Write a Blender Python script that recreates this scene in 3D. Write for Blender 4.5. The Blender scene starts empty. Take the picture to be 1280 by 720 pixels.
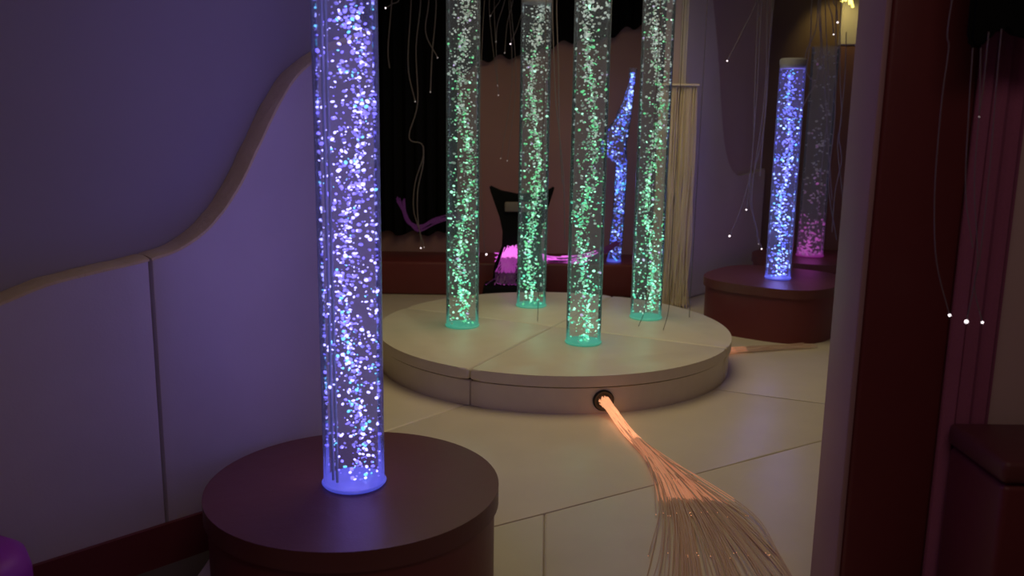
import bpy, bmesh, math, random
from mathutils import Vector, Matrix
random.seed(7)
S = bpy.context.scene
COL = S.collection
PI = math.pi

# ------------------------------------------------------------------ camera
CAM_H, F_PX, PITCH, ROLL = 1.31, 1100.0, math.radians(11), math.radians(0.8)
cam_d = bpy.data.cameras.new('camera')
cam_d.sensor_width = 36.0
cam_d.lens = F_PX / 1280.0 * 36.0
cam_d.clip_start = 0.05
cam_d.dof.use_dof = True
cam_d.dof.focus_distance = 3.2
cam_d.dof.aperture_fstop = 2.8
cam = bpy.data.objects.new('camera', cam_d)
COL.objects.link(cam)
fwd = Vector((0, math.cos(PITCH), -math.sin(PITCH)))
up0 = Vector((0, math.sin(PITCH), math.cos(PITCH)))
rt0 = Vector((1, 0, 0))
rt = rt0 * math.cos(ROLL) + up0 * math.sin(ROLL)
up = up0 * math.cos(ROLL) - rt0 * math.sin(ROLL)
M = Matrix((rt, up, -fwd)).transposed().to_4x4()
M.translation = (0, 0, CAM_H)
cam.matrix_world = M
S.camera = cam

# ------------------------------------------------------------------ world, exposure, room lamps
w = bpy.data.worlds.new('world'); S.world = w
w.use_nodes = True
bgn = w.node_tree.nodes['Background']
bgn.inputs[0].default_value = (0.55, 0.45, 0.55, 1)
bgn.inputs[1].default_value = 0.016
S.view_settings.view_transform = 'Standard'
S.view_settings.look = 'None'
S.view_settings.exposure = 0.0
S.view_settings.gamma = 1.0
S.view_settings.use_curve_mapping = False
S.cycles.transparent_max_bounces = 40
S.cycles.max_bounces = 8


def lamp(name, kind, loc, power, color, size=0.1, target=None, size_y=None, spread=None):
    d = bpy.data.lights.new(name, kind)
    d.energy = power; d.color = color
    if kind == 'AREA':
        d.size = size
        if size_y: d.shape = 'RECTANGLE'; d.size_y = size_y
        if spread: d.spread = math.radians(spread)
    else:
        d.shadow_soft_size = size
    if kind == 'SPOT':
        d.spot_size = math.radians(spread or 60); d.spot_blend = 0.6
    o = bpy.data.objects.new(name, d); COL.objects.link(o)
    o.location = loc
    if target:
        o.rotation_euler = (Vector(target) - Vector(loc)).to_track_quat('-Z', 'Y').to_euler()
    return o


# dimmed unseen ceiling lamp over the padded room; fill light added for the anteroom
lamp('room_ceiling_light', 'AREA', (0.30, 4.45, 2.64), 21, (1.0, 0.79, 0.42), 1.8, (0.30, 4.55, 0), 1.8, 150)
lamp('anteroom_fill_light', 'AREA', (0.35, 0.25, 2.64), 9.5, (1.0, 0.70, 0.58), 1.2, (0.4, 1.0, 0), 1.0)


# ------------------------------------------------------------------ geometry helpers
def ray(u, v):
    return (fwd + rt * ((u - 640) / F_PX) - up * ((v - 360) / F_PX))


def onz(u, v, z=0.0):
    d = ray(u, v); t = (z - CAM_H) / d.z
    return Vector((d.x * t, d.y * t, z))


def ony(u, v, y):
    d = ray(u, v); t = y / d.y
    return Vector((d.x * t, y, CAM_H + d.z * t))


def link(name, bm, mats, parent=None, smooth=True):
    me = bpy.data.meshes.new(name)
    bmesh.ops.recalc_face_normals(bm, faces=bm.faces)
    bm.to_mesh(me); bm.free()
    for m in (mats if isinstance(mats, (list, tuple)) else [mats]):
        me.materials.append(m)
    if smooth:
        for p in me.polygons: p.use_smooth = True
        try: me.set_sharp_from_angle(angle=math.radians(40))
        except Exception: pass
    o = bpy.data.objects.new(name, me); COL.objects.link(o)
    if parent is not None:
        o.parent = parent
        o.matrix_parent_inverse = Matrix.Translation(parent.location).inverted()
    return o


def tag(o, label, cat, group=None, kind=None):
    o['label'] = label; o['category'] = cat
    if group: o['group'] = group
    if kind: o['kind'] = kind
    return o


def thing(name, label, cat, loc=(0, 0, 0), group=None):
    o = bpy.data.objects.new(name, None); COL.objects.link(o)
    o.location = loc; o.empty_display_size = 0.1
    return tag(o, label, cat, group)


def box(bm, x0, x1, y0, y1, z0, z1, bev=0.0, seg=2):
    r = bmesh.ops.create_cube(bm, size=1.0)
    for v in r['verts']:
        v.co = Vector((x0 + (v.co.x + .5) * (x1 - x0), y0 + (v.co.y + .5) * (y1 - y0), z0 + (v.co.z + .5) * (z1 - z0)))
    if bev:
        es = {e for v in r['verts'] for e in v.link_edges}
        bmesh.ops.bevel(bm, geom=list(es), offset=bev, segments=seg, affect='EDGES', profile=.5)


def prism(bm, pts, z0, z1, bev=0.0, seg=2, top_only=False):
    """pts: list of (x, y), extruded z0..z1"""
    lo = [bm.verts.new((x, y, z0)) for x, y in pts]
    hi = [bm.verts.new((x, y, z1)) for x, y in pts]
    n = len(pts)
    ft = bm.faces.new(hi); bm.faces.new(lo[::-1])
    for i in range(n):
        bm.faces.new((lo[i], lo[(i + 1) % n], hi[(i + 1) % n], hi[i]))
    if bev:
        es = list(ft.edges)
        if not top_only:
            es = list({e for v in lo + hi for e in v.link_edges})
        bmesh.ops.bevel(bm, geom=es, offset=bev, segments=seg, affect='EDGES', profile=.5)


def lathe(bm, prof, cx=0, cy=0, n=48, a0=0, a1=2 * PI, cap=False):
    """prof: list of (r, z); closed turn"""
    rings = []
    for r, z in prof:
        if r < 1e-6:
            rings.append([bm.verts.new((cx, cy, z))])
        else:
            rings.append([bm.verts.new((cx + r * math.cos(2 * PI * i / n), cy + r * math.sin(2 * PI * i / n), z)) for i in range(n)])
    for a, b in zip(rings, rings[1:]):
        for i in range(n):
            j = (i + 1) % n
            if len(a) == 1 and len(b) == 1: continue
            if len(a) == 1: bm.faces.new((a[0], b[j], b[i]))
            elif len(b) == 1: bm.faces.new((a[i], a[j], b[0]))
            else: bm.faces.new((a[i], a[j], b[j], b[i]))


def spline(pts, sub=6):
    pts = [Vector(p) for p in pts]
    if len(pts) < 3: return pts
    out = []
    P = [pts[0] * 2 - pts[1]] + pts + [pts[-1] * 2 - pts[-2]]
    for i in range(1, len(P) - 2):
        p0, p1, p2, p3 = P[i - 1], P[i], P[i + 1], P[i + 2]
        for k in range(sub):
            t = k / sub
            out.append(.5 * ((2 * p1) + (p2 - p0) * t + (2 * p0 - 5 * p1 + 4 * p2 - p3) * t * t + (3 * p1 - p0 - 3 * p2 + p3) * t ** 3))
    out.append(pts[-1])
    return out


def sweep(bm, pts, rad, n=6, mat=None):
    """tube along pts; rad a number or a list; mat a list of material indices per segment"""
    pts = [Vector(p) for p in pts]
    R = rad if isinstance(rad, (list, tuple)) else [rad] * len(pts)
    rings = []
    nrm = None
    for i, p in enumerate(pts):
        t = (pts[min(i + 1, len(pts) - 1)] - pts[max(i - 1, 0)]).normalized()
        if nrm is None:
            nrm = t.cross(Vector((0, 1, 0)) if abs(t.y) < .8 else Vector((1, 0, 0))).normalized()
        else:
            nrm = (nrm - t * nrm.dot(t)).normalized()
        b = t.cross(nrm)
        rings.append([bm.verts.new(p + (nrm * math.cos(2 * PI * k / n) + b * math.sin(2 * PI * k / n)) * R[i]) for k in range(n)])
    for i, (a, b) in enumerate(zip(rings, rings[1:])):
        for k in range(n):
            f = bm.faces.new((a[k], a[(k + 1) % n], b[(k + 1) % n], b[k]))
            if mat: f.material_index = mat[i]
    bm.faces.new(rings[0][::-1]); bm.faces.new(rings[-1])


def ball(bm, c, r, sub=1, sz=1.0, mi=0, rot=None):
    m = Matrix.Translation(c) @ (rot.to_4x4() if rot else Matrix()) @ Matrix.Diagonal((1, 1, sz, 1))
    res = bmesh.ops.create_icosphere(bm, subdivisions=sub, radius=r, matrix=m)
    fs = {f for v in res['verts'] for f in v.link_faces}
    for f in fs: f.material_index = mi


# ------------------------------------------------------------------ materials
def nodes(name):
    m = bpy.data.materials.new(name); m.use_nodes = True
    nt = m.node_tree
    return m, nt, nt.nodes, nt.links, nt.nodes['Principled BSDF']


def vinyl(name, col, rough=.45, bump=.12, scale=9, var=.08, spec=.4):
    m, nt, N, L, b = nodes(name)
    tc = N.new('ShaderNodeTexCoord')
    n1 = N.new('ShaderNodeTexNoise'); n1.inputs['Scale'].default_value = scale; n1.inputs['Detail'].default_value = 4
    n2 = N.new('ShaderNodeTexNoise'); n2.inputs['Scale'].default_value = 160; n2.inputs['Detail'].default_value = 2
    L.new(tc.outputs['Object'], n1.inputs['Vector']); L.new(tc.outputs['Object'], n2.inputs['Vector'])
    mx = N.new('ShaderNodeMix'); mx.data_type = 'RGBA'
    c = Vector(col)
    mx.inputs[6].default_value = (*(c * (1 - var)), 1); mx.inputs[7].default_value = (*(c * (1 + var)), 1)
    L.new(n1.outputs['Fac'], mx.inputs[0]); L.new(mx.outputs[2], b.inputs['Base Color'])
    b.inputs['Roughness'].default_value = rough
    b.inputs['Specular IOR Level'].default_value = spec
    ad = N.new('ShaderNodeMath'); ad.operation = 'MULTIPLY_ADD'
    ad.inputs[1].default_value = .15
    L.new(n2.outputs['Fac'], ad.inputs[0]); L.new(n1.outputs['Fac'], ad.inputs[2])
    bp = N.new('ShaderNodeBump'); bp.inputs['Strength'].default_value = bump; bp.inputs['Distance'].default_value = .02
    L.new(ad.outputs[0], bp.inputs['Height']); L.new(bp.outputs[0], b.inputs['Normal'])
    return m


def fabric(name, col, rough=.95):
    m, nt, N, L, b = nodes(name)
    tc = N.new('ShaderNodeTexCoord')
    wv = N.new('ShaderNodeTexNoise'); wv.inputs['Scale'].default_value = 220
    L.new(tc.outputs['Object'], wv.inputs['Vector'])
    mx = N.new('ShaderNodeMix'); mx.data_type = 'RGBA'
    c = Vector(col)
    mx.inputs[6].default_value = (*(c * .85), 1); mx.inputs[7].default_value = (*(c * 1.15), 1)
    L.new(wv.outputs['Fac'], mx.inputs[0]); L.new(mx.outputs[2], b.inputs['Base Color'])
    b.inputs['Roughness'].default_value = rough
    b.inputs['Specular IOR Level'].default_value = .1
    return m


def glow(name, col, st, base=(.6, .6, .6)):
    m, nt, N, L, b = nodes(name)
    tc = N.new('ShaderNodeTexCoord'); nz = N.new('ShaderNodeTexNoise'); nz.inputs['Scale'].default_value = 30
    L.new(tc.outputs['Object'], nz.inputs['Vector'])
    mr = N.new('ShaderNodeMapRange'); mr.inputs['To Min'].default_value = st * .85; mr.inputs['To Max'].default_value = st * 1.15
    L.new(nz.outputs['Fac'], mr.inputs['Value'])
    b.inputs['Base Color'].default_value = (*base, 1)
    b.inputs['Emission Color'].default_value = (*col, 1)
    L.new(mr.outputs[0], b.inputs['Emission Strength'])
    b.inputs['Roughness'].default_value = .3
    return m


def acrylic(name, tint=(.95, .96, .97), rim=.55):
    """clear acrylic tube: see-through face on, paler and shinier towards the rim"""
    m, nt, N, L, b = nodes(name)
    N.remove(b)
    out = N['Material Output']
    tr = N.new('ShaderNodeBsdfTransparent'); tr.inputs[0].default_value = (*tint, 1)
    gl = N.new('ShaderNodeBsdfGlossy'); gl.inputs['Roughness'].default_value = .08; gl.inputs[0].default_value = (.9, .92, .95, 1)
    df = N.new('ShaderNodeBsdfTranslucent'); df.inputs[0].default_value = (.75, .78, .8, 1)
    d2 = N.new('ShaderNodeBsdfDiffuse'); d2.inputs[0].default_value = (.75, .78, .8, 1)
    em = N.new('ShaderNodeEmission'); em.inputs[0].default_value = (.55, .55, .75, 1); em.inputs[1].default_value = .09  # faint emission painted in for LED light carried along the tube wall
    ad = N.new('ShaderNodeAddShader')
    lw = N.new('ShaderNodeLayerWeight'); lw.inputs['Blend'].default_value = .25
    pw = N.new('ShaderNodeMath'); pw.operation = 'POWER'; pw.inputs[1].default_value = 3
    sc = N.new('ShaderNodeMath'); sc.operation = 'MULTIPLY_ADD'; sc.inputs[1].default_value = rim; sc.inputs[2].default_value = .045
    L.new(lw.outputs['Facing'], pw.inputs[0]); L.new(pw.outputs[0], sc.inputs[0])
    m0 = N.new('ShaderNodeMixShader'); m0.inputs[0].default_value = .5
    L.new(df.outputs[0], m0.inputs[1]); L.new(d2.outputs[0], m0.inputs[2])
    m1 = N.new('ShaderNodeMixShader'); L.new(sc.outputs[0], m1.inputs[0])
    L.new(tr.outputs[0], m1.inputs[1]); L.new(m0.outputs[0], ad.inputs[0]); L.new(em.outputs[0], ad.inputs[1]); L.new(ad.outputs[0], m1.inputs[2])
    fr = N.new('ShaderNodeFresnel'); fr.inputs[0].default_value = 1.15
    m2 = N.new('ShaderNodeMixShader'); L.new(fr.outputs[0], m2.inputs[0])
    L.new(m1.outputs[0], m2.inputs[1]); L.new(gl.outputs[0], m2.inputs[2])
    L.new(m2.outputs[0], out.inputs[0])
    return m


CREAM = (.66, .60, .52)
M_cream = vinyl('cream_vinyl', CREAM, .38, .10)
M_mat = vinyl('cream_mat_vinyl', (.66, .60, .52), .34, .18, 5)
M_wallpad = vinyl('white_wall_vinyl', (.64, .60, .60), .5, .12, 4)
M_band = vinyl('beige_edging_vinyl', (.74, .62, .32), .55, .35, 26)
M_upper = vinyl('grey_upper_wall_paint', (.42, .40, .42), .85, .05, 3, .04, .2)
M_red = vinyl('maroon_vinyl', (.15, .03, .034), .42, .12, 7)
M_redtop = vinyl('maroon_vinyl_top', (.13, .04, .04), .4, .12, 7)
M_mauve = vinyl('mauve_grey_vinyl', (.40, .25, .27), .5, .1, 5)
M_dark = vinyl('dark_plum_wall', (.34, .19, .17), .55, .05, 2, .15, .3)
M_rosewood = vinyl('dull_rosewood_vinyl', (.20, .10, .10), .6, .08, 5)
M_brown = vinyl('dark_brown_wall', (.14, .09, .07), .6, .05, 3, .15, .3)
M_plum = vinyl('plum_grey_wall', (.55, .44, .46), .6, .06, 3, .06, .3)
M_beigewall = vinyl('dim_beige_wall', (.60, .45, .45), .8, .05, 3, .05, .2)
M_ceil = vinyl('dark_ceiling_paint', (.10, .09, .09), .9, .05, 3)
M_sub = vinyl('subfloor_lino', (.10, .08, .07), .6, .05, 3)
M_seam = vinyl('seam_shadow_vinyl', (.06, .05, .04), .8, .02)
M_black = fabric('black_fabric', (.006, .006, .007))
M_blackv = vinyl('black_vinyl', (.008, .007, .008), .5, .1, 6)
M_greyv = vinyl('grey_vinyl', (.16, .13, .13), .5, .1, 6)
M_purplecloth = fabric('purple_cloth', (.33, .11, .21))
M_violet = vinyl('violet_vinyl', (.36, .04, .40), .45, .1, 6)
M_rubber = vinyl('black_rubber_ring', (.012, .014, .012), .35, .03, 12)
M_cap = vinyl('grey_plastic_cap', (.30, .30, .34), .4, .02, 12)
M_fibre = vinyl('clear_fibre_plastic', (.20, .17, .185), .35, .0, 5)
M_fibre_tan = vinyl('tan_fibre_plastic', (.82, .70, .52), .35, .0, 5)
M_fibre_dark = vinyl('dark_fibre_plastic', (.10, .08, .08), .4, .0, 5)
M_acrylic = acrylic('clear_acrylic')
M_hose = vinyl('air_hose_plastic', (.35, .42, .45), .25, .0, 5)

G = lambda n, c, s: glow(n, c, s)
BLUEV = [G('bubble_violet_white', (.36, .33, 1.0), 3.4), G('bubble_violet', (.14, .11, 1.0), 1.9), G('bubble_dim_violet', (.12, .10, .62), .7), G('bubble_cyan', (.08, .62, 1.0), 1.7)]
GREEN = [G('bubble_mint_white', (.42, 1.0, .66), 1.5), G('bubble_green', (.10, .72, .26), .95), G('bubble_dim_green', (.10, .40, .20), .42), G('bubble_teal', (.08, .85, .52), 1.1), G('bubble_pale_grey', (.62, .74, .66), .52), G('bubble_dim_grey', (.30, .38, .33), .34), G('bubble_lilac', (.66, .46, .9), .8)]
BLUES = [G('bubble_sky_white', (.30, .45, 1.0), 3.0), G('bubble_blue', (.05, .09, 1.0), 1.6), G('bubble_dim_blue', (.07, .07, .6), .6), G('bubble_sky', (.05, .5, 1.0), 1.7)]
PINKS = [G('bubble_pink', (.80, .08, .70), .30), G('bubble_plum', (.45, .06, .42), .13), G('bubble_grey_plum', (.25, .17, .25), .03)]
L_teal = glow('teal_led_ring', (.08, .85, .55), .28, (.2, .3, .26))
L_blue = glow('blue_led_ring', (.10, .12, 1.0), .5, (.2, .2, .3))
L_pink = glow('pink_led_ring', (.8, .05, .7), .15, (.2, .1, .2))
L_tip = G('fibre_tip_white', (1.0, .85, .9), 2.2)
L_tipdim = G('fibre_tip_dim', (.8, .66, .66), .45)
L_or0 = glow('fibre_glow_bright_orange', (1.0, .42, .20), .85, (.5, .3, .2))
L_or1 = glow('fibre_glow_orange', (1.0, .38, .20), .26, (.5, .35, .25))
L_or2 = glow('fibre_glow_faint_orange', (1.0, .40, .22), .03, (.5, .40, .32))
L_mag0 = G('fibre_glow_magenta', (.85, .10, .80), .95)
L_magm = glow('fibre_glow_mid_magenta', (.70, .08, .68), .30, (.2, .05, .2))
L_mag1 = glow('fibre_glow_dim_magenta', (.40, .06, .42), .06, (.06, .03, .06))
L_yel = G('fibre_glow_yellow', (1.0, .80, .15), 3.0)

# ------------------------------------------------------------------ setting: floor, ceiling, walls


def structure(name, bm, m, smooth=False):
    o = link(name, bm, m, smooth=smooth); o['kind'] = 'structure'; return o


bm = bmesh.new(); box(bm, -3.2, 4.0, -0.8, 8.0, -.12, -.04); structure('floor', bm, M_sub)
bm = bmesh.new(); box(bm, -3.2, 4.0, -0.8, 8.0, 2.70, 2.80); structure('ceiling', bm, M_ceil)

# left wall, running away at 45 degrees; pads stand PT in front of it
W0 = Vector((-.47, 3.05, 0)); WD = Vector((-.7071, -.7071, 0)); WN = Vector((.7071, -.7071, 0)); PT = .10
WLEN = 2.6


def onwall(u, v, off=0.0):
    d = ray(u, v); o = Vector((0, 0, CAM_H))
    t = (W0 + WN * off - o).dot(WN) / d.dot(WN)
    q = o + d * t
    return ((q - W0).dot(WD), q.z)


def wp(s, z, off=0.0):
    q = W0 + WD * s + WN * off
    return Vector((q.x, q.y, z))


def wall_slab(name, s0, s1, z0, z1, o0, o1, m, kind=True):
    bm = bmesh.new()
    vs = [bm.verts.new(wp(s, z, o)) for o in (o0, o1) for s, z in ((s0, z0), (s1, z0), (s1, z1), (s0, z1))]
    for f in ((0, 1, 2, 3), (7, 6, 5, 4), (0, 4, 5, 1), (1, 5, 6, 2), (2, 6, 7, 3), (3, 7, 4, 0)):
        bm.faces.new([vs[i] for i in f])
    return structure(name, bm, m)


wall_slab('wall_left', 0, WLEN, -.04, 2.70, -PT - .12, -PT - .003, M_upper)
# rest of the shell
bm = bmesh.new(); box(bm, -2.4, 1.12, 6.95, 7.07, -.04, 2.70); structure('wall_back', bm, M_dark)
bm = bmesh.new(); box(bm, -2.52, -2.4, 0.0, 7.07, -.04, 2.70); structure('wall_far_left', bm, M_dark)
PA, PB = Vector((1.14, 6.30, 0)), Vector((2.05, 7.35, 0))
bm = bmesh.new()
prism(bm, [(PA.x, PA.y), (PB.x, PB.y), (PB.x - .1, PB.y + .08), (PA.x - .1, PA.y + .02)], -.04, 2.70)
structure('wall_angled', bm, M_plum)
bm = bmesh.new(); box(bm, 2.05, 3.9, 7.35, 7.47, -.04, 2.70); structure('wall_back_right', bm, M_brown)
bm = bmesh.new(); box(bm, 3.3, 3.42, 2.3, 7.4, -.04, 2.70); structure('wall_far_right', bm, M_plum)
bm = bmesh.new(); box(bm, 1.10, 3.4, 2.16, 2.30, -.04, 2.70); structure('wall_right', bm, M_beigewall)
bm = bmesh.new(); box(bm, -3.2, 4.0, -.8, -.7, -.04, 2.70); structure('wall_front', bm, M_beigewall)
wall_slab('baseboard_left', 0.02, WLEN, -.04, .09, .002, .016, M_red)

# ------------------------------------------------------------------ floor mats
mats = [
    ('cream padded floor mat to the left of and behind the round platform', [(-.9, 3.1), (.23, 4.4), (.23, 6.9), (-2.3, 6.9), (-2.3, 3.1)]),
    ('cream padded floor mat in front of the round platform under the orange fibre bundle', [(-.9, 3.1), (.23, 4.4), (.5, 4.41), (1.85, 3.83), (.12, 2.77), (-.9, 2.16)]),
    ('cream padded floor mat right of the round platform, under the maroon plinths', [(.23, 4.4), (.23, 6.2), (1.1, 6.2), (2.05, 7.25), (3.28, 7.25), (3.28, 3.22), (1.85, 3.83), (.5, 4.41)]),
    ('cream padded floor mat nearest the camera, beside the maroon post', [(.12, 2.77), (1.85, 3.83), (1.85, 2.32), (.9, 2.32), (.9, 1.5), (.07, 1.5)]),
    ('cream padded floor mat under the maroon plinth of the near violet tube', [(-.9, 2.16), (.12, 2.77), (.07, 1.5), (-.9, 1.5)]),
]
for i, (lab, pts) in enumerate(mats):
    bm = bmesh.new()
    c = Vector((sum(p[0] for p in pts) / len(pts), sum(p[1] for p in pts) / len(pts)))
    prism(bm, pts, -.04, 0, .012, 3, top_only=True)
    tag(link('floor_mat', bm, M_mat), lab, 'mat', 'padded floor mats')

# ------------------------------------------------------------------ left wall pads with wavy edging
front_px = [(-40, 392), (0, 380), (60, 356), (130, 338), (185, 325), (225, 311), (262, 284), (295, 240), (320, 190), (345, 137), (367, 100), (392, 76), (425, 56), (474, 40)]
curve = spline([Vector((*onwall(u, v), 0)) for u, v in front_px], 5)
curve = [(p.x, p.y) for p in curve]      # s decreasing from the left to the right end
curve[-1] = (0.0, curve[-1][1])
s_seam = onwall(188, 325)[0]
left = [p for p in curve if p[0] > s_seam + .004]; right = [p for p in curve if p[0] < s_seam - .004]
zs = [p[1] for p in curve if p[0] > s_seam][-1]
s_max = WLEN
left = [(s_max, left[0][1] - .05)] + left + [(s_seam + .004, zs)]
right = [(s_seam - .004, zs)] + right


def wall_pad(line, label):
    bm = bmesh.new()
    poly = line + [(line[-1][0], 0.0), (line[0][0], 0.0)]
    A = [bm.verts.new(wp(s, z, -PT)) for s, z in poly]; B = [bm.verts.new(wp(s, z, 0)) for s, z in poly]
    n = len(poly)
    ff = bm.faces.new(B); bm.faces.new(A[::-1])
    for i in range(n): bm.faces.new((A[i], A[(i + 1) % n], B[(i + 1) % n], B[i]))
    bmesh.ops.bevel(bm, geom=list(ff.edges), offset=.008, segments=2, affect='EDGES', profile=.5)
    bmesh.ops.triangulate(bm, faces=[f for f in bm.faces if len(f.verts) > 4])
    o = tag(link('wall_pad', bm, M_wallpad), label, 'wall pad', 'padded panels on the left wall')
    # edging strip along the wavy top, with soft stitched ripples
    bm = bmesh.new()
    dense = []
    for (a, b) in zip(line, line[1:]):
        L = math.hypot(b[0] - a[0], b[1] - a[1]); k = max(1, int(L / .012))
        dense += [(a[0] + (b[0] - a[0]) * t / k, a[1] + (b[1] - a[1]) * t / k) for t in range(k)]
    dense.append(line[-1])
    rows = []
    for i, (s, z) in enumerate(dense):
        a = dense[max(i - 1, 0)]; b = dense[min(i + 1, len(dense) - 1)]
        tx, tz = b[0] - a[0], b[1] - a[1]; l = math.hypot(tx, tz) or 1
        nx, nz = tz / l, -tx / l
        if nz < 0: nx, nz = -nx, -nz
        h = .005 + .0016 * math.sin(i * .9) * math.sin(i * .23 + 1)
        prof = [(-PT + .001, 0.0), (-PT + .001, h * .8), (-PT * .75, h + .003), (-PT * .5, h + .004), (-PT * .25, h + .003), (-.006, h), (.001, h * .5), (.002, -.004)]
        rows.append([bm.verts.new(wp(s + nx * q, z + nz * q, o_)) for o_, q in prof])
    for a, b in zip(rows, rows[1:]):
        for k in range(len(a) - 1): bm.faces.new((a[k], a[k + 1], b[k + 1], b[k]))
        bm.faces.new((a[-1], a[0], b[0], b[-1]))
    bm.faces.new(rows[0]); bm.faces.new(rows[-1][::-1])
    e = link('edging', bm, M_band, o); e['label'] = 'wavy beige edging strip along the top'
    return o


wall_pad(left, 'low padded wall panel at the far left, left of the vertical seam')
wall_pad(right, 'padded wall panel right of the seam, its beige edge rising steeply behind the violet tube')

# ------------------------------------------------------------------ bubble tubes


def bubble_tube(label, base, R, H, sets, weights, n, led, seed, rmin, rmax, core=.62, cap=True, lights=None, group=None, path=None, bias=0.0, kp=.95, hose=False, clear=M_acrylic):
    """upright water column: acrylic tube, led ring, rising bubbles, cap, air hose"""
    rnd = random.Random(seed)
    x0, y0, z0 = base
    t = thing('bubble_tube', label, 'bubble tube', base, group)
    cx = path or (lambda k: (0.0, 0.0, 1.0))
    bm = bmesh.new()
    N = 40; steps = 2 if path is None else 60
    for rr, flip in ((R, False), (R - .005, True)):
        rings = []
        for j in range(steps + 1):
            k = j / steps; ox, oy, sr = cx(k)
            rings.append([bm.verts.new((x0 + ox + rr * sr * math.cos(2 * PI * i / N), y0 + oy + rr * sr * math.sin(2 * PI * i / N), z0 + .004 + k * (H - .004))) for i in range(N)])
        for a, b in zip(rings, rings[1:]):
            for i in range(N): bm.faces.new((a[i], a[(i + 1) % N], b[(i + 1) % N], b[i]))
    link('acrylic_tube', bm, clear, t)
    bm = bmesh.new()
    o0 = cx(0)
    lathe(bm, [(0, 0), (R * .93 * o0[2], 0), (R * 1.0 * o0[2], .0), (R * 1.06 * o0[2], .006), (R * 1.03 * o0[2], .010), (R * .93 * o0[2], .012), (0, .012)], 0, 0, 40)
    bmesh.ops.translate(bm, verts=bm.verts, vec=(x0 + o0[0], y0 + o0[1], z0 + .001))
    r_ = link('led_ring', bm, led, t); r_['label'] = 'glowing ring at the foot of the tube'
    if cap:
        bm = bmesh.new(); o1 = cx(1)
        lathe(bm, [(0, -.03), (R * .93 * o1[2], -.03), (R * 1.02 * o1[2], -.0), (R * 1.03 * o1[2], .02), (R * .9 * o1[2], .03), (0, .03)], 0, 0, 40)
        bmesh.ops.translate(bm, verts=bm.verts, vec=(x0 + o1[0], y0 + o1[1], z0 + H))
        link('cap', bm, M_cap, t)
    if hose:
        bm = bmesh.new()
        for q, (hx, hy) in enumerate(((-.45, -.55), (-.62, -.35))):
            sweep(bm, [(x0 + R * hx, y0 + R * hy, z0 + .02), (x0 + R * hx, y0 + R * hy, z0 + H - .04)], .004, 8)
        link('air_hose', bm, M_hose, t)
    bm = bmesh.new()
    ph = rnd.random() * 6
    for i in range(n):
        k = rnd.random() ** kp
        ox, oy, sr = cx(k)
        sw = .30 * R * sr
        if rnd.random() < core:
            a = rnd.random() * 2 * PI; q = abs(rnd.gauss(0, .34)) * R * sr
            px = q * math.cos(a) + sw * math.sin(k * 11 + ph) + bias * R; py = q * math.sin(a) + sw * math.cos(k * 9 + ph)
        else:
            a = rnd.random() * 2 * PI; q = math.sqrt(rnd.random()) * R * .9 * sr
            px = q * math.cos(a); py = q * math.sin(a)
        d = math.hypot(px, py); lim = (R * sr - .012)
        if d > lim: px *= lim / d; py *= lim / d
        wv = weights(k)
        mi = rnd.choices(range(len(sets)), wv)[0]
        r = rmin + (rmax - rmin) * rnd.random() ** 1.8
        rot = Matrix.Rotation(rnd.gauss(0, .5), 3, 'Y') @ Matrix.Rotation(rnd.gauss(0, .4), 3, 'X')
        ball(bm, (x0 + ox + px, y0 + oy + py, z0 + .015 + k * (H - .05)), r, 1, rnd.uniform(.45, .8), mi, rot)
    b = link('bubbles', bm, sets, t); b['kind'] = 'stuff'
    for q, (zz, pw, c) in enumerate(lights or []):
        lo = lamp('tube_lamp', 'POINT', (x0, y0, z0 + zz), pw, c, R * .9)
        lo.parent = t; lo.matrix_parent_inverse = Matrix.Translation(t.location).inverted()
    return t


def plinth(label, c, R, H, square=0.0, rot=0.0, lip=.012):
    """round padded maroon plinth: side wall and top cushion"""
    t = thing('plinth', label, 'plinth', (c[0], c[1], 0), 'maroon padded plinths')
    N = 72
    pts = []
    for i in range(N):
        a = 2 * PI * i / N
        k = 1.0
        if square:
            p = 2 + square
            ca, sa = abs(math.cos(a - rot)), abs(math.sin(a - rot))
            k = (ca ** p + sa ** p) ** (-1 / p)
        pts.append((c[0] + R * k * math.cos(a), c[1] + R * k * math.sin(a)))
    bm = bmesh.new(); prism(bm, pts, 0.0, H - .055); link('side', bm, M_red, t)
    bm = bmesh.new(); prism(bm, [(c[0] + (x - c[0]) * (1 + lip / R), c[1] + (y - c[1]) * (1 + lip / R)) for x, y in pts], H - .055, H, .014, 3)
    link('top_cushion', bm, M_redtop, t)
    return t


# near violet tube
NB = onz(443, 603, .28)
plinth('round maroon plinth in the lower left foreground carrying the violet tube', NB, .40, .28)
wv = lambda k: (3.2, 4.0, 2.2, 1.5 if (k < .28 or .62 < k < .74 or .86 < k < .95) else .35)
bubble_tube('large violet-blue bubble tube in the left foreground on a maroon plinth', (NB.x, NB.y, .28), .086, 1.95, BLUEV, wv, 2300, L_blue, 3, .0022, .0074, .5,
            True, [(.12 + .18 * q, .35, (.28, .15, 1)) for q in range(10)], bias=.12, hose=True)

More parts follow.
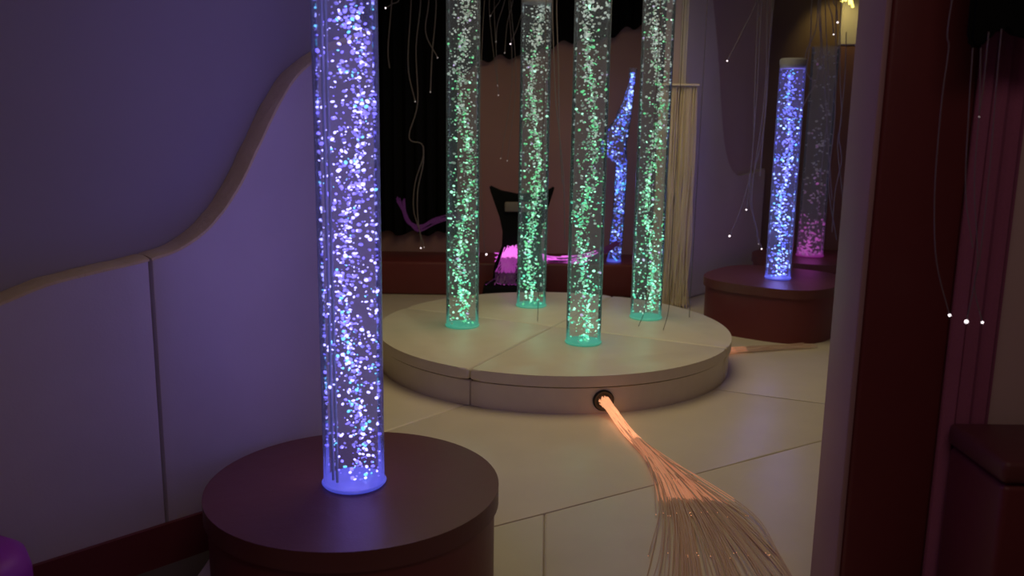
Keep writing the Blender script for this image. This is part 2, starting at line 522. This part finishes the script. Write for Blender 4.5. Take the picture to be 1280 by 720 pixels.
# ------------------------------------------------------------------ round platform
PC = Vector((.23, 4.73, 0)); PR, PH = .955, .18
plat = thing('round_platform', 'low round cream padded platform carrying four green bubble tubes', 'platform', PC)
ang0 = math.atan2(.92, .45)    # direction of the main seam
for q in range(4):
    a0 = ang0 + q * PI / 2 ; a1 = a0 + PI / 2
    def sector(R, gap, n=26):
        b0 = Vector((math.cos(a0), math.sin(a0), 0)); b1 = Vector((math.cos(a1), math.sin(a1), 0))
        apex = (b0 + b1) * gap
        pts = [(PC.x + apex.x, PC.y + apex.y)]
        da = gap / R
        for i in range(n + 1):
            a = a0 + da + (a1 - a0 - 2 * da) * i / n
            pts.append((PC.x + R * math.cos(a), PC.y + R * math.sin(a)))
        return pts
    bm = bmesh.new(); prism(bm, sector(PR - .006, .003), 0.0, PH - .060, .006, 2); link('side_panel', bm, M_cream, plat)
    bm = bmesh.new(); prism(bm, sector(PR + .004, .002), PH - .052, PH, .013, 4); link('top_cushion', bm, M_cream, plat)
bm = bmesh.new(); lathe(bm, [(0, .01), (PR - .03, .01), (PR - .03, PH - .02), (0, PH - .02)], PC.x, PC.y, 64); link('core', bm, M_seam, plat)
# dark round port for the fibre bundle
hd = (onz(762, 505, .075) - PC); hd.z = 0; hd.normalize()
HP = PC + hd * (PR - .004) + Vector((0, 0, .062))
hb = hd; hu = Vector((0, 0, 1)); hs = hb.cross(hu)
bm = bmesh.new()
prof = [(.0, .004), (.030, .004), (.036, .010), (.044, .012), (.048, .008), (.049, -.004)]
rings = []
for r, d in prof:
    rings.append([bm.verts.new(HP + hb * d + (hs * math.cos(2 * PI * i / 32) + hu * math.sin(2 * PI * i / 32)) * max(r, .0005)) for i in range(32)])
for a, b in zip(rings, rings[1:]):
    for i in range(32): bm.faces.new((a[i], a[(i + 1) % 32], b[(i + 1) % 32], b[i]))
bm.faces.new(rings[-1])
p_ = link('cable_port', bm, M_rubber, plat); p_['label'] = 'black round port in the front side'

gw = lambda k: (2.6 * max(0, 1 - k * 1.4) + .12, 3.6 * max(0, 1 - abs(k - .3) * 1.5), 2.2 * max(.15, 1 - abs(k - .4)), 3.2 * max(0, .45 - k) * 2, .2 + 3.6 * k ** 1.3, .8 + 2.6 * k, .9 if .17 < k < .24 else .08)
tubes = [((578, 407), 'green bubble tube nearest the left edge of the round platform', 11, 1.82, .10),
         ((664, 382), 'green bubble tube standing at the back of the round platform, its cap just in view', 12, 1.80, .05),
         ((729, 428), 'green bubble tube at the front of the round platform, nearest the cable port', 13, 1.82, .0),
         ((807, 397), 'green bubble tube furthest right on the round platform', 14, 1.82, .05)]
for (px, lab, sd, H, bi) in tubes:
    q = onz(px[0], px[1], PH)
    bubble_tube(lab, (q.x, q.y, PH), .089, H, GREEN, gw, 1350, L_teal, sd, .0035, .0100, .72, True, [(.30, .25, (.4, 1, .65))], 'green bubble tubes on the round platform', bias=bi)

# ------------------------------------------------------------------ right-hand blue tube and pink tube
RB = onz(972, 348, .33); RB.z = 0
plinth('maroon plinth with a blunt front corner right of the platform under the blue tube', (RB.x, RB.y + .06), .40, .33, .9, math.radians(54))
bw = lambda k: (3.0 * max(.1, 1 - k), 3.4, 1.2 + 3 * k, 1.2 if k < .5 else .5)
bubble_tube('capped blue bubble tube on the maroon plinth at the right of the room', (RB.x, RB.y, .33), .078, 1.32, BLUES, bw, 720, L_blue, 21, .0045, .0105, .6, True,
            [(.1 + .19 * q, .58, (.28, .19, 1)) for q in range(7)], bias=.0)
KB = Vector((2.20, 6.45, 0))
plinth('maroon plinth in the far right corner under the dim pink tube', (KB.x, KB.y), .40, .33)
bubble_tube('dim pink bubble tube in the far right corner beside the maroon post', (KB.x, KB.y, .33), .095, 1.5, PINKS, lambda k: (5 * max(0, .25 - k) + .005, 2.0 * max(.02, .5 - k), 1.5 * k), 300, L_pink, 23, .006, .014, .3, False,
            [(.12, .22, (1, .1, .9))], kp=2.4)

# ------------------------------------------------------------------ back of the room, with warped mirror reflections built as objects
bm = bmesh.new(); box(bm, -1.7, 1.08, 6.42, 6.93, 0, .25, .02, 3)
tag(link('bench', bm, M_red), 'low dark maroon padded bench along the dark back wall behind the platform', 'bench')


def warp(k):
    # swan-neck outline of a blue tube as a warped mirror reflects it
    pts = [(0, 0.0, 1.0), (.08, .01, .95), (.30, .025, .85), (.52, .03, .85), (.545, -.0, 1.35), (.575, -.035, 1.95), (.62, -.035, 1.95), (.68, -.005, 1.6), (.76, .035, 1.05), (.85, .065, .65), (.93, .085, .45), (1.0, .09, .5)]
    for a, b in zip(pts, pts[1:]):
        if a[0] <= k <= b[0]:
            t = (k - a[0]) / (b[0] - a[0]); t = t * t * (3 - 2 * t)
            return (a[1] + (b[1] - a[1]) * t, 0.0, a[2] + (b[2] - a[2]) * t)
    return (pts[-1][1], 0, pts[-1][2])


q = onz(772, 334, .25)
bubble_tube('warped mirror reflection of a blue bubble tube, built as a swan-neck tube on the bench', (q.x, max(q.y, 6.55), .25), .052, 1.42, BLUES, lambda k: (1.2, 3.2, 2.5, .5), 560, L_blue, 31, .005, .011, .2, False,
            [(.6, .25, (.2, .25, 1))], path=warp)

# dark silhouette in the mirror behind the platform, built as a black chair
CX = onz(640, 360, 0).x
ch = thing('chair_silhouette', 'black high-backed chair shape standing for a dark mirrored silhouette behind the platform', 'chair', (.04, 6.08, 0))
bm = bmesh.new()
prof = [(-.21, .84), (-.20, .80), (-.135, .62), (-.10, .52), (-.105, .40), (-.17, .27), (-.185, .09), (.20, .09), (.19, .27), (.15, .40), (.15, .52), (.19, .64), (.25, .84), (.16, .78), (0, .765), (-.12, .80)]
vsF = [bm.verts.new((.04 + x, 6.14, z)) for x, z in prof]; vsB = [bm.verts.new((.04 + x, 6.24, z)) for x, z in prof]
bm.faces.new(vsF); bm.faces.new(vsB[::-1])
for i in range(len(prof)): bm.faces.new((vsF[i], vsF[(i + 1) % len(prof)], vsB[(i + 1) % len(prof)], vsB[i]))
bmesh.ops.bevel(bm, geom=list(bm.edges), offset=.012, segments=2, affect='EDGES')
link('backrest', bm, M_black, ch)
bm = bmesh.new(); box(bm, -.20, .24, 5.82, 6.14, .085, .17, .03, 3); link('seat', bm, M_black, ch)
bm = bmesh.new(); box(bm, -.06, .14, 6.112, 6.14, .66, .73, .012, 2); hh = link('pale_patch_pad', bm, M_greyv, ch); hh['label'] = 'small grey pad put in for a pale patch of the silhouette'
for sx in (-.16, .17):
    for sy in (5.87, 6.17):
        bm = bmesh.new(); box(bm, sx, sx + .035, sy, sy + .035, 0, .088, .004); link('leg', bm, M_blackv, ch)

# black drapes over the dark back wall


def drape(name, label, outline, y, folds, amp, mat, thick=.012, cat='curtain'):
    """outline: function x -> z of the bottom edge, between x0 and x1, hung from the ceiling"""
    x0, x1, zt, zb = outline
    bm = bmesh.new()
    nx, nz = max(24, int((x1 - x0) / .015)), 24
    grid = []
    for i in range(nx + 1):
        fx = i / nx; x = x0 + (x1 - x0) * fx
        row = []
        for j in range(nz + 1):
            fz = j / nz; b = zb(x)
            z = zt + (b - zt) * fz
            yy = y + amp * (.35 + .65 * fz) * math.sin(fx * folds * 2 * PI + .8 * math.sin(fz * 2)) + .3 * amp * math.sin(fx * folds * 4.3 * PI + 1)
            row.append((x, yy, z))
        grid.append(row)
    F_ = [[bm.verts.new(p) for p in r] for r in grid]
    B_ = [[bm.verts.new((p[0], p[1] + thick, p[2])) for p in r] for r in grid]
    for i in range(nx):
        for j in range(nz):
            bm.faces.new((F_[i][j], F_[i + 1][j], F_[i + 1][j + 1], F_[i][j + 1]))
            bm.faces.new((B_[i][j], B_[i][j + 1], B_[i + 1][j + 1], B_[i + 1][j]))
    for i in range(nx):
        bm.faces.new((F_[i][0], B_[i][0], B_[i + 1][0], F_[i + 1][0])); bm.faces.new((F_[i][nz], F_[i + 1][nz], B_[i + 1][nz], B_[i][nz]))
    for j in range(nz):
        bm.faces.new((F_[0][j], F_[0][j + 1], B_[0][j + 1], B_[0][j])); bm.faces.new((F_[nx][j], B_[nx][j], B_[nx][j + 1], F_[nx][j + 1]))
    return tag(link(name, bm, mat), label, cat)


drape('curtain', 'long black curtain over the back wall just right of the violet tube', (-1.15, -.44, 2.70, lambda x: .40 + .02 * math.sin(x * 30)), 6.88, 8, .03, M_black)


def val_bottom(x):
    u = (x + .44) / 1.55
    return 1.62 + .36 * u + .06 * abs(math.sin(u * 9)) + .02 * math.sin(x * 40)


drape('valance', 'black scalloped valance along the top of the back wall behind the green tubes', (-.43, 1.10, 2.70, val_bottom), 6.88, 14, .025, M_black, cat='valance')

# magenta fibre bundle lying along the bench


def fibre_bundle(name, label, paths, mats_, slots, cat='fibre bundle', kindstuff=True):
    bm = bmesh.new()
    for (pts, r) in paths:
        n = len(pts) - 1
        sweep(bm, pts, r, 5, [slots(i / n) for i in range(n)])
    t = thing(name, label, cat, paths[0][0][0])
    s = link('strands', bm, mats_, t); s['kind'] = 'stuff'
    return t


paths = []
for i in range(70):
    a = ony(700 + random.gauss(0, 60), 326, 6.50)
    base = [(-.12, .30), (.05, .31), (.22, .30), (.36, .29), (.52, .30), (.66, .36), (.78, .42)]
    j = random.uniform(-.025, .025); jz = random.random() * .05
    k0 = random.randint(0, 3); k1 = random.randint(k0 + 2, 6)
    p = [(x + random.gauss(0, .01), 6.46 + j * .6, max(.257, z - .045 + jz + random.gauss(0, .008))) for x, z in base[k0:k1 + 1]]
    paths.append((spline(p, 4), .004))
fibre_bundle('fibre_optic_bundle', 'magenta glowing fibre optic bundle lying along the bench behind the green tubes', paths, [L_mag0, L_mag1], lambda t: 0 if t < .55 else 1)
paths = []
tq = ony(640, 312, 6.04)
for i in range(80):
    x = tq.x + random.gauss(0, .020); top = tq.z + random.gauss(0, .014); e = random.random()
    p = [(x, 6.04 + random.random() * .04, top), (x - .01 + random.gauss(0, .02), 6.03, .36 - .02 * e), (x - .03 + random.gauss(0, .03), 6.00 - .02 * e, .27 - .02 * e), (x - .045 + random.gauss(0, .035), 5.93 + .06 * e, .178 + .03 * e * random.random())]
    paths.append((spline(p, 5), .0028))
fibre_bundle('fibre_optic_bundle', 'magenta fibre tuft glowing on the seat of the black chair', paths, [L_mag0, L_magm, L_mag1], lambda t: 0 if t < .3 else (1 if t < .62 else 2))
paths = []
for i in range(12):
    j = random.gauss(0, .012)
    pts = [ony(500 + random.gauss(0, 3), 250, 6.60), ony(508, 272, 6.60), ony(522, 284, 6.58), ony(545, 276, 6.58), ony(572, 271, 6.58)]
    pts += [pts[-1] + Vector((.05, 0, -.08)), Vector((pts[-1].x + .07, 6.58, .262))]
    paths.append((spline([p + Vector((0, j, random.gauss(0, .012) if k_ < 5 else 0)) for k_, p in enumerate(pts)], 5), .004))
mg = fibre_bundle('fibre_optic_bundle', 'dim purple fibre optic bundle looping up from the bench before the black curtain', paths, [L_mag1], lambda t: 0)

# fibre curtain with header at the end of the angled wall
hx = ony(849, 105, 6.10)
fc = thing('fibre_curtain', 'tan hanging fibre curtain under a flat header behind the rightmost green tube', 'fibre curtain', (hx.x, 6.10, 0))
bm = bmesh.new(); box(bm, hx.x - .125, hx.x + .125, 6.03, 6.30, hx.z - .014, hx.z, .004); link('header', bm, M_fibre_tan, fc)
bm = bmesh.new()
for i in range(330):
    x = hx.x + random.uniform(-.118, .118); y = 6.10 + random.uniform(-.05, .06)
    p = [(x, y, hx.z - .02), (x + random.gauss(0, .006), y, 1.0), (x + random.gauss(0, .010), y, .5), (x + random.gauss(0, .016), y + random.gauss(0, .01), .004 + random.random() * .03)]
    sweep(bm, spline(p, 3), random.uniform(.0018, .003), 4)
st = link('strands', bm, M_fibre_tan, fc); st['kind'] = 'stuff'

# wavy pad low on the angled wall, and pad on the back right wall
AD = (PB - PA).normalized(); AN = Vector((AD.y, -AD.x, 0))


def pad_poly(label, origin, D, Nn, poly, t, mat, name='wall_pad', group=None):
    bm = bmesh.new()
    A = [bm.verts.new(origin + D * s + Vector((0, 0, z)) + Nn * .003) for s, z in poly]
    B = [bm.verts.new(origin + D * s + Vector((0, 0, z)) + Nn * t) for s, z in poly]
    n = len(poly)
    ff = bm.faces.new(B); bm.faces.new(A[::-1])
    for i in range(n): bm.faces.new((A[i], A[(i + 1) % n], B[(i + 1) % n], B[i]))
    bmesh.ops.bevel(bm, geom=list(ff.edges), offset=.01, segments=2, affect='EDGES')
    bmesh.ops.triangulate(bm, faces=[f for f in bm.faces if len(f.verts) > 4])
    return tag(link(name, bm, mat), label, 'wall pad', group)


LEN = (PB - PA).length
cv = spline([(0, 2.62, 0), (.20, 2.45, 0), (.42, 1.9, 0), (.54, 1.45, 0), (.64, 1.12, 0), (.78, .93, 0), (.95, .88, 0), (LEN - .02, .92, 0)], 5)
poly = [(p.x, p.y) for p in cv] + [(LEN - .02, 0.0), (0, 0.0)]
pad_poly('wavy-topped plum-grey wall pad left of the blue tube, lit violet', PA, AD, AN, poly, .05, M_wallpad)
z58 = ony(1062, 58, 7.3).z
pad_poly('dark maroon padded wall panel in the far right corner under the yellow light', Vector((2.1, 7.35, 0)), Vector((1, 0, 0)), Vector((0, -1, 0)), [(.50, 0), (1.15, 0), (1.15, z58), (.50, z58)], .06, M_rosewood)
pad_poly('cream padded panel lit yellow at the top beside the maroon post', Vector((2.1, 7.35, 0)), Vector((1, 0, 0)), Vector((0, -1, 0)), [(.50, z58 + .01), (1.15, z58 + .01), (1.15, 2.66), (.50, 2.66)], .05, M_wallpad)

# ------------------------------------------------------------------ right foreground: post, curtain, block, black swag
post = thing('padded_post', 'tall maroon padded post at the right with a mauve inner face', 'post', (.98, 2.2, 0))
bm = bmesh.new(); box(bm, .878, 1.10, 2.14, 2.31, 0, 2.70, .012, 3); link('front_pad', bm, M_red, post)
bm = bmesh.new(); box(bm, .862, .878, 2.142, 2.315, 0, 2.70, .005, 2); s_ = link('side_pad', bm, M_mauve, post); s_['label'] = 'mauve-grey padded inner face'

drape('curtain', 'narrow dark purple curtain hanging between the maroon post and the beige wall', (1.086, 1.205, 2.70, lambda x: .02), 2.115, 3, .007, M_purplecloth, .006)
bl = thing('padded_block', 'dark maroon padded block in the lower right corner against the beige wall', 'block', (1.35, 1.98, 0))
bm = bmesh.new(); box(bm, 1.10, 1.60, 1.84, 2.09, 0, .52, .015, 3); link('body', bm, M_red, bl)
bm = bmesh.new(); box(bm, 1.09, 1.61, 1.83, 2.09, .525, .58, .015, 3); link('top_cushion', bm, M_redtop, bl)

# black swag in the top right corner
pxs = [(1211, -30), (1212, 48), (1216, 58), (1222, 63), (1230, 57), (1240, 46), (1248, 36), (1252, 32), (1258, 37), (1268, 42), (1282, 46), (1320, 60), (1330, -30)]
bm = bmesh.new()
pts = [ony(u, v, 1.95) for u, v in pxs]
top = 2.70
pl = [Vector((pts[0].x, 1.95, top))] + pts[1:-1] + [Vector((pts[-1].x, 1.95, top))]
A = [bm.verts.new(p) for p in pl]; B = [bm.verts.new(p + Vector((0, .022, 0))) for p in pl]
bm.faces.new(A); bm.faces.new(B[::-1])
for i in range(len(pl)): bm.faces.new((A[i], A[(i + 1) % len(pl)], B[(i + 1) % len(pl)], B[i]))
bmesh.ops.bevel(bm, geom=list(bm.edges), offset=.008, segments=2, affect='EDGES')
tag(link('fabric_swag', bm, M_black), 'black cloth swag with a notched lower edge hanging in the top right corner', 'swag')

# violet cushion at the lower left edge
bm = bmesh.new()
lathe(bm, [(0, 0), (.13, 0), (.145, .02), (.15, .10), (.15, .22), (.14, .262), (.11, .285), (0, .292)], -1.29, 1.90, 40)
tag(link('pouffe', bm, M_violet), 'violet pouffe at the lower left corner beside the padded wall', 'pouffe')

# ------------------------------------------------------------------ orange fibre bundle from the platform
core_px = [(768, 520), (786, 540), (812, 566), (838, 600), (858, 640), (872, 690), (884, 760)]
core = [HP + hd * .018, HP + hd * .045 + Vector((.004, 0, -.004))] + [onz(u, v, .02) for u, v in core_px]
paths = []
for i in range(190):
    ra, aa = math.sqrt(random.random()), random.random() * 2 * PI
    fan = random.gauss(0, 1); lift = random.random()
    p = []
    for k, c in enumerate(core):
        t = k / (len(core) - 1)
        wd = .026 + .055 * t + .10 * max(0, t - .45) * 1.0
        side = (ra * math.cos(aa)) * .026 * (1 - t) + fan * (wd - .026) * .75 * t + (.22 * max(0, t - .5) * max(0, fan) if k > 4 else 0)
        zz = c.z + (ra * math.sin(aa)) * .026 * max(0, 1 - t * 1.3) if k < 3 else max(.004, .004 + lift * .035 * (1 - .7 * t) + random.gauss(0, .004))
        if k == 2: zz = max(zz, .006 + lift * .04)
        p.append(Vector((c.x + side + random.gauss(0, .003) * t, c.y + random.gauss(0, .004) * t, zz)))
    nn = random.randint(6, len(p)) if i % 3 else len(p)
    for q_ in p: q_.x = min(q_.x, .82)
    paths.append((spline(p[:nn], 5), .0017))
fb = fibre_bundle('fibre_optic_bundle', 'orange glowing fibre optic bundle spilling from the port of the round platform onto the mat', paths, [L_or0, L_or1, L_or2], lambda t: 0 if t < .42 else (1 if t < .68 else 2))
# second, faint bundle behind the platform on the right
paths = []
for i in range(36):
    j = random.gauss(0, .02)
    p = [onz(900 + random.uniform(-4, 4), 440, .012), onz(925, 438, .01), onz(960, 436, .008), onz(1000 + random.uniform(-10, 25), 433, .006)]
    n_ = 4 if i % 2 else 3
    paths.append((spline([q + Vector((0, j, random.random() * .012)) for q in p[:n_]], 4), .0022))
fibre_bundle('fibre_optic_bundle', 'thin faint orange fibre bundle on the mat between the platform and the maroon plinth', paths, [L_or1, L_or2], lambda t: 0 if t < .35 else 1)

# ------------------------------------------------------------------ hanging fibre sprays
def spray(label, harness_at, strands, r=.0025, mat=M_fibre, group='hanging fibre optic sprays', tip_r=.006):
    hx_, hy_ = harness_at
    t = thing('fibre_optic_spray', label, 'fibre spray', (hx_, hy_, 2.70), group)
    bm = bmesh.new(); lathe(bm, [(0, 2.64), (.05, 2.64), (.06, 2.655), (.06, 2.699), (0, 2.699)], hx_, hy_, 24); link('harness', bm, M_blackv, t)
    for (y, px, tip) in strands:
        pts = [ony(u, v, y + i * 0.0) for i, (u, v) in enumerate(px)]
        if px[0][1] <= 0:
            a = pts[0]
            pts = [Vector((hx_, hy_, 2.645)), Vector((a.x * .75 + hx_ * .25, y * .75 + hy_ * .25, a.z + (2.645 - a.z) * .6))] + pts
        bm = bmesh.new(); sp = spline(pts, 6); sweep(bm, sp, r, 6)
        s = link('strand', bm, mat, t)
        if tip:
            bm = bmesh.new(); ball(bm, sp[-1], tip_r * tip, 2); link('tip', bm, L_tip if tip >= .8 else L_tipdim, s)
    return t


spray('fibre spray with a wavy drooping strand against the black curtain', (-.85, 6.5), [
    (6.45, [(526, -5), (520, 60), (522, 128), (512, 165), (514, 176), (527, 180), (529, 196), (519, 228), (517, 262), (525, 290), (526, 310)], .8),
    (6.45, [(529, 182), (529, 205), (522, 240), (523, 280), (530, 309)], .7),
    (6.45, [(490, -5), (485, 60), (487, 85)], 0),
    (6.45, [(514, -5), (510, 80), (519, 127)], .7),
    (6.45, [(536, -5), (532, 40), (547, 72)], .7),
    (6.45, [(545, -5), (540, 70), (538, 115)], .7),
    (6.45, [(500, -5), (490, 5), (482, 10)], .9)], .0035)
spray('fibre optic spray with short ends between the left and back green tubes', (.02, 6.6), [
    (6.55, [(626, -5), (620, 8), (613, 20)], .6),
    (6.55, [(656, -5), (648, 30), (638, 55)], .8),
    (6.55, [(632, -5), (622, 30), (620, 52)], .6),
    (6.55, [(642, -5), (634, 30), (631, 66)], .6),
    (6.55, [(618, -5), (620, 60), (623, 119)], .7),
    (6.55, [(612, -5), (614, 40), (622, 107)], .6),
    (6.55, [(636, -5), (640, 100), (626, 198)], .6),
    (6.55, [(638, -5), (645, 100), (634, 201)], .6),
    (6.30, [(606, -5), (600, 150), (604, 290), (608, 318)], 1.2)], .0022)
spray('pair of pale fibre strands drooping between the back and front green tubes', (.38, 6.1), [
    (6.0, [(691, -5), (692, 60), (695, 130), (704, 215), (706, 300)], 0),
    (6.0, [(696, -5), (698, 80), (699, 160), (703, 230)], 0)], .0035)
spray('long pale fibre spray falling left of the blue capped tube', (1.80, 6.2), [
    (6.0, [(948, -5), (930, 35), (909, 76)], .8),
    (6.0, [(949, -5), (944, 100), (940, 200), (928, 255), (912, 295)], 1.1),
    (6.0, [(953, -5), (946, 120), (938, 220), (933, 262)], .9),
    (6.0, [(968, -5), (962, 60), (955, 160), (938, 240), (945, 285), (948, 305)], .7),
    (6.0, [(960, -5), (956, 120), (940, 240), (947, 290), (952, 311)], .8),
    (6.0, [(966, -5), (958, 120), (950, 220)], 0),
    (6.0, [(845, -5), (842, 10), (839, 25)], .9)], .0038)
spray('tangled fibre spray with a curled loop between the blue tube and the maroon post', (2.25, 6.1), [
    (6.0, [(1024, -5), (1020, 36), (1008, 64), (1007, 80), (1010, 94), (1018, 102)], 0),
    (6.0, [(1024, -5), (1026, 60), (1020, 102), (1010, 120), (1000, 142)], .7),
    (6.0, [(1042, -5), (1046, 10), (1047, 28)], 1.0),
    (6.0, [(1036, -5), (1040, 20), (1042, 43)], .8),
    (6.0, [(1058, 40), (1056, 100), (1051, 150), (1049, 175), (1052, 200), (1044, 240), (1040, 290)], 0),
    (6.0, [(1052, -5), (1050, 90), (1052, 145), (1047, 180), (1050, 215), (1054, 250)], 0),
    (6.0, [(1032, -5), (1036, 120), (1028, 200), (1020, 290)], 0),
    (6.0, [(1026, -5), (1030, 90), (1034, 160), (1040, 250)], 0),
    (6.0, [(1016, -5), (1014, 30), (1012, 60), (1004, 120), (995, 230), (986, 320)], 0),
    (6.0, [(1046, -5), (1044, 140), (1036, 230), (1046, 300)], 0)], .0035)
spray('fibre spray with three bright ends hanging in front of the maroon post and purple curtain', (1.12, 1.86), [
    (1.93, [(1191, -5), (1186, 60), (1178, 120), (1170, 210), (1168, 280), (1172, 335), (1187, 394)], 1.0),
    (1.93, [(1236, 40), (1229, 110), (1224, 145), (1218, 230), (1222, 320), (1217, 360), (1208, 402)], 1.35),
    (1.93, [(1252, 36), (1246, 100), (1238, 200), (1225, 320), (1218, 358), (1228, 403)], .9),
    (1.93, [(1216, 60), (1211, 140), (1207, 240), (1216, 310)], 0),
    (1.93, [(1226, 60), (1224, 146)], .5)], .0013, M_fibre, 'hanging fibre optic sprays', .0032)

# yellow fibre lamp in the far right corner, top of the picture
yl = thing('fibre_light_source', 'yellow fibre light cluster at the top beside the maroon post', 'lamp', (2.62, 7.0, 2.70))
a = ony(1060, 4, 7.0)
bm = bmesh.new(); lathe(bm, [(0, a.z + .10), (.07, a.z + .10), (.08, a.z + .13), (.08, 2.69), (0, 2.69)], a.x, 7.0, 24); link('housing', bm, M_blackv, yl)
for u, v in ((1052, 2), (1057, 1), (1062, 5), (1066, 9)):
    q = ony(u, v, 6.96); bm = bmesh.new(); sweep(bm, [Vector((a.x, 7.0, a.z + .11)), q], [.004, .010], 8); link('fibre_end', bm, L_yel, yl)
ll = lamp('yellow_lamp', 'SPOT', (a.x, 7.02, a.z + .05), 3.0, (1.0, .78, .22), .03, (a.x + .06, 7.34, a.z - .25), spread=100)
ll.parent = yl; ll.matrix_parent_inverse = Matrix.Translation(yl.location).inverted()

# dark strands standing and drooping on the platform
st = thing('fibre_optic_spray', 'thin dark fibre strands reaching down to the platform between the green tubes', 'fibre spray', (.5, 5.0, PH), 'hanging fibre optic sprays')
for px, y in (([(672, 402), (673, 370)], None), ([(798, 408), (806, 386), (809, 340)], None), ([(829, 413), (836, 385), (838, 330)], None), ([(862, 396), (863, 370)], None)):
    q = onz(*px[0], PH + .008)
    pts = [q] + [ony(u, v, q.y + .01) for u, v in px[1:]]
    # carried on up to the ceiling
    e = pts[-1]
    pts += [Vector((e.x + .01, e.y + .02, 1.5)), Vector((e.x + .01, e.y + .02, 2.699))]
    bm = bmesh.new(); sweep(bm, spline(pts, 5), .0018, 5); link('strand', bm, M_fibre_dark, st)
